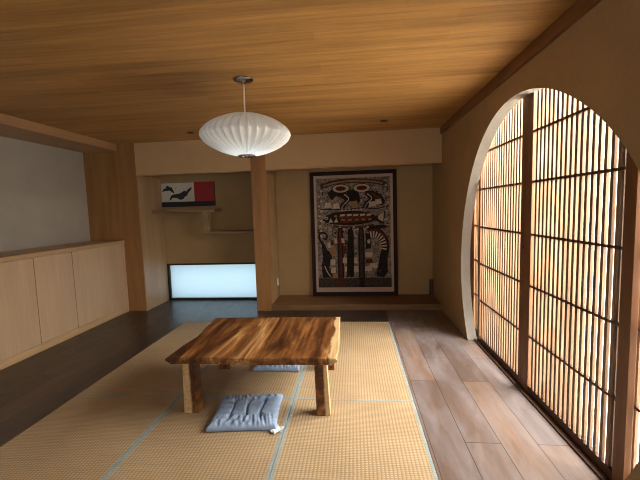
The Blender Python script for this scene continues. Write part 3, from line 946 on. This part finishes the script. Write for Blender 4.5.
ol = thing('wall_outlet', 'white wall outlet plate on the side of the post inside the picture alcove', 'outlet', (XQ1, 5.468, 0.33))
obj('cover_plate', box(XQ1 - 0.0035, XQ1 + 0.006, 5.433, 5.503, 0.27, 0.39, bev=0.002), M_white, ol)
for z in (0.305, 0.355):
    obj('socket_face', box(XQ1 + 0.0055, XQ1 + 0.0068, 5.455, 5.481, z - 0.016, z + 0.016, bev=0.0005), M_tagc, ol)
bk = obj('wooden_block', box(XR - 0.062, XR - 0.008, 5.50, 5.55, ZL, ZL + 0.25, bev=0.004), M_blockw)
tag(bk, 'narrow dark upright block at the corner end of the alcove platform', 'block')

# ------------------------------------------------------------------ staggered shelf and the small picture above the window
sh = thing('staggered_shelf', 'two-level staggered wooden shelf above the low window', 'shelf', (-2.4, YW, 1.13))
SY = 5.32
obj('upper_board', box(XP + 0.013, -2.150, SY, YW - 0.001, 1.482, 1.530, bev=0.003), M_shelf, sh)
obj('lower_board', box(-2.362, XQ0 - 0.001 + 0.004, SY + 0.01, YW - 0.001, 1.128, 1.168, bev=0.003), M_shelf, sh)
obj('support_post', box(-2.355, -2.275, SY + 0.015, SY + 0.10, 1.168, 1.482, bev=0.003), M_shelf, sh)

pic = thing('wall_picture', 'small picture of white, red and black fields with dark brush marks above the shelf', 'picture', (-2.71, YW, 1.585))
px0, px1, pz0, pz1, pzk, pxr = -3.172, -2.258, 1.580, 1.975, 1.662, -2.602
YB = YW - 0.035
obj('backing', box(px0, px1, YB + 0.004, YW - 0.001, pz0, pz1, bev=0.002), M_ink, pic)
wf = obj('white_panel', box(px0 + 0.004, pxr, YB, YB + 0.0045, pzk, pz1 - 0.004), M_cream, pic)
rf = obj('red_panel', box(pxr + 0.001, px1 - 0.003, YB, YB + 0.0045, pzk, pz1 - 0.003), M_red, pic)
bf = obj('black_panel', box(px0 + 0.004, px1 - 0.003, YB, YB + 0.0045, pz0 + 0.003, pzk - 0.001), M_ink, pic)
bm = bmesh.new()
def blot(pts):
    lo = [bm.verts.new((px0 + u * (pxr - px0), YB - 0.0012, pzk + v * (pz1 - pzk))) for u, v in pts]
    f = bm.faces.new(lo)
    bmesh.ops.triangulate(bm, faces=[f])
blot([(0.03, 0.55), (0.09, 0.70), (0.15, 0.73), (0.18, 0.84), (0.23, 0.86), (0.26, 0.78), (0.33, 0.77), (0.37, 0.63), (0.42, 0.45), (0.34, 0.50), (0.27, 0.60), (0.20, 0.59), (0.12, 0.58)])
blot([(0.24, 0.08), (0.29, 0.30), (0.35, 0.38), (0.46, 0.41), (0.56, 0.43), (0.64, 0.50), (0.70, 0.57), (0.77, 0.53), (0.81, 0.62), (0.88, 0.70), (0.94, 0.76), (0.92, 0.62), (0.82, 0.44), (0.78, 0.30), (0.71, 0.24), (0.66, 0.12), (0.56, 0.10), (0.49, 0.19), (0.38, 0.22), (0.33, 0.20), (0.28, 0.09)])
blot([(0.43, 0.66), (0.45, 0.72), (0.48, 0.80), (0.47, 0.72)])
obj('brush_marks', bm, M_ink, wf)

# ------------------------------------------------------------------ recessed ceiling spots
def spot(x, y, label):
    t = thing('recessed_spotlight', label, 'ceiling light', (x, y, H), 'recessed ceiling spotlights')
    bm = bmesh.new()
    lathe(bm, x, y, [(0.034, H - 0.0005), (0.047, H - 0.0005), (0.047, H - 0.004), (0.044, H - 0.006), (0.034, H - 0.005)], 32)
    obj('trim_ring', bm, M_black, t, smooth=False)
    bm = bmesh.new()
    lathe(bm, x, y, [(0.0005, H - 0.0015), (0.0335, H - 0.0015), (0.0335, H - 0.0006), (0.0005, H - 0.0006)], 32)
    obj('lens', bm, M_ink, t)
spot(0.39, 4.448, 'tiny black recessed ceiling spotlight in front of the framed artwork')
spot(-2.095, 4.526, 'tiny black recessed ceiling spotlight in front of the window alcove')

# ------------------------------------------------------------------ light: daylight through the paper screens, the low window and a window behind
w = bpy.data.worlds.new('daylight'); SC.world = w
w.use_nodes = True
bg = w.node_tree.nodes['Background']
bg.inputs[0].default_value = (0.91, 0.965, 1.0, 1)
bg.inputs[1].default_value = 1.5

def area(name, loc, rot, sx, sy, power, col):
    l = bpy.data.lights.new(name, 'AREA'); l.shape = 'RECTANGLE'; l.size = sx; l.size_y = sy
    l.energy = power; l.color = col
    o = bpy.data.objects.new(name, l); C.objects.link(o); o.location = loc; o.rotation_euler = rot
    return o
# bright daylight on the outside of the paper screens
area('garden_daylight', (3.4, 2.7, 3.3), (0, math.radians(52), 0), 2.6, 4.5, 5600, (0.95, 0.98, 1.0))
# glow added to brighten the lamp shade, then the window behind the viewer
pt = bpy.data.lights.new('shade_fill', 'SPOT'); pt.energy = 4.0; pt.spot_size = math.radians(172); pt.spot_blend = 0.6; pt.color = (0.76, 0.90, 1.0); pt.shadow_soft_size = 0.03
po = bpy.data.objects.new('shade_fill', pt); C.objects.link(po); po.location = (LX, LY, 2.088)
area('rear_window_daylight', (-1.15, YN - 0.06, 1.35), (math.radians(90), 0, 0), 4.0, 1.65, 14, (1.0, 0.96, 0.90))

# ------------------------------------------------------------------ camera
rx, ry, rz = -0.0880, 0.0301, 0.0973
Rm = Matrix.Rotation(rz, 3, 'Z') @ Matrix.Rotation(rx, 3, 'X') @ Matrix.Rotation(ry, 3, 'Y')
r, fwd, u = Rm.col[0], Rm.col[1], Rm.col[2]
cm = Matrix(((r.x, u.x, -fwd.x, 0), (r.y, u.y, -fwd.y, 0), (r.z, u.z, -fwd.z, 1.475), (0, 0, 0, 1)))
cd = bpy.data.cameras.new('camera'); cam = bpy.data.objects.new('camera', cd); C.objects.link(cam)
cd.sensor_width = 36; cd.sensor_fit = 'HORIZONTAL'
cd.lens = 352.693 / 640 * 36
cd.clip_start = 0.02
cam.matrix_world = cm
SC.camera = cam

SC.view_settings.view_transform = 'Standard'
SC.view_settings.look = 'None'
SC.view_settings.gamma = 1
SC.view_settings.exposure = 0.3
SC.view_settings.use_curve_mapping = False
SC.cycles.max_bounces = 14
SC.cycles.diffuse_bounces = 8
SC.cycles.transmission_bounces = 8
SC.cycles.use_denoising = True
SC.cycles.filter_width = 1.0
SC.cycles.sample_clamp_indirect = 6
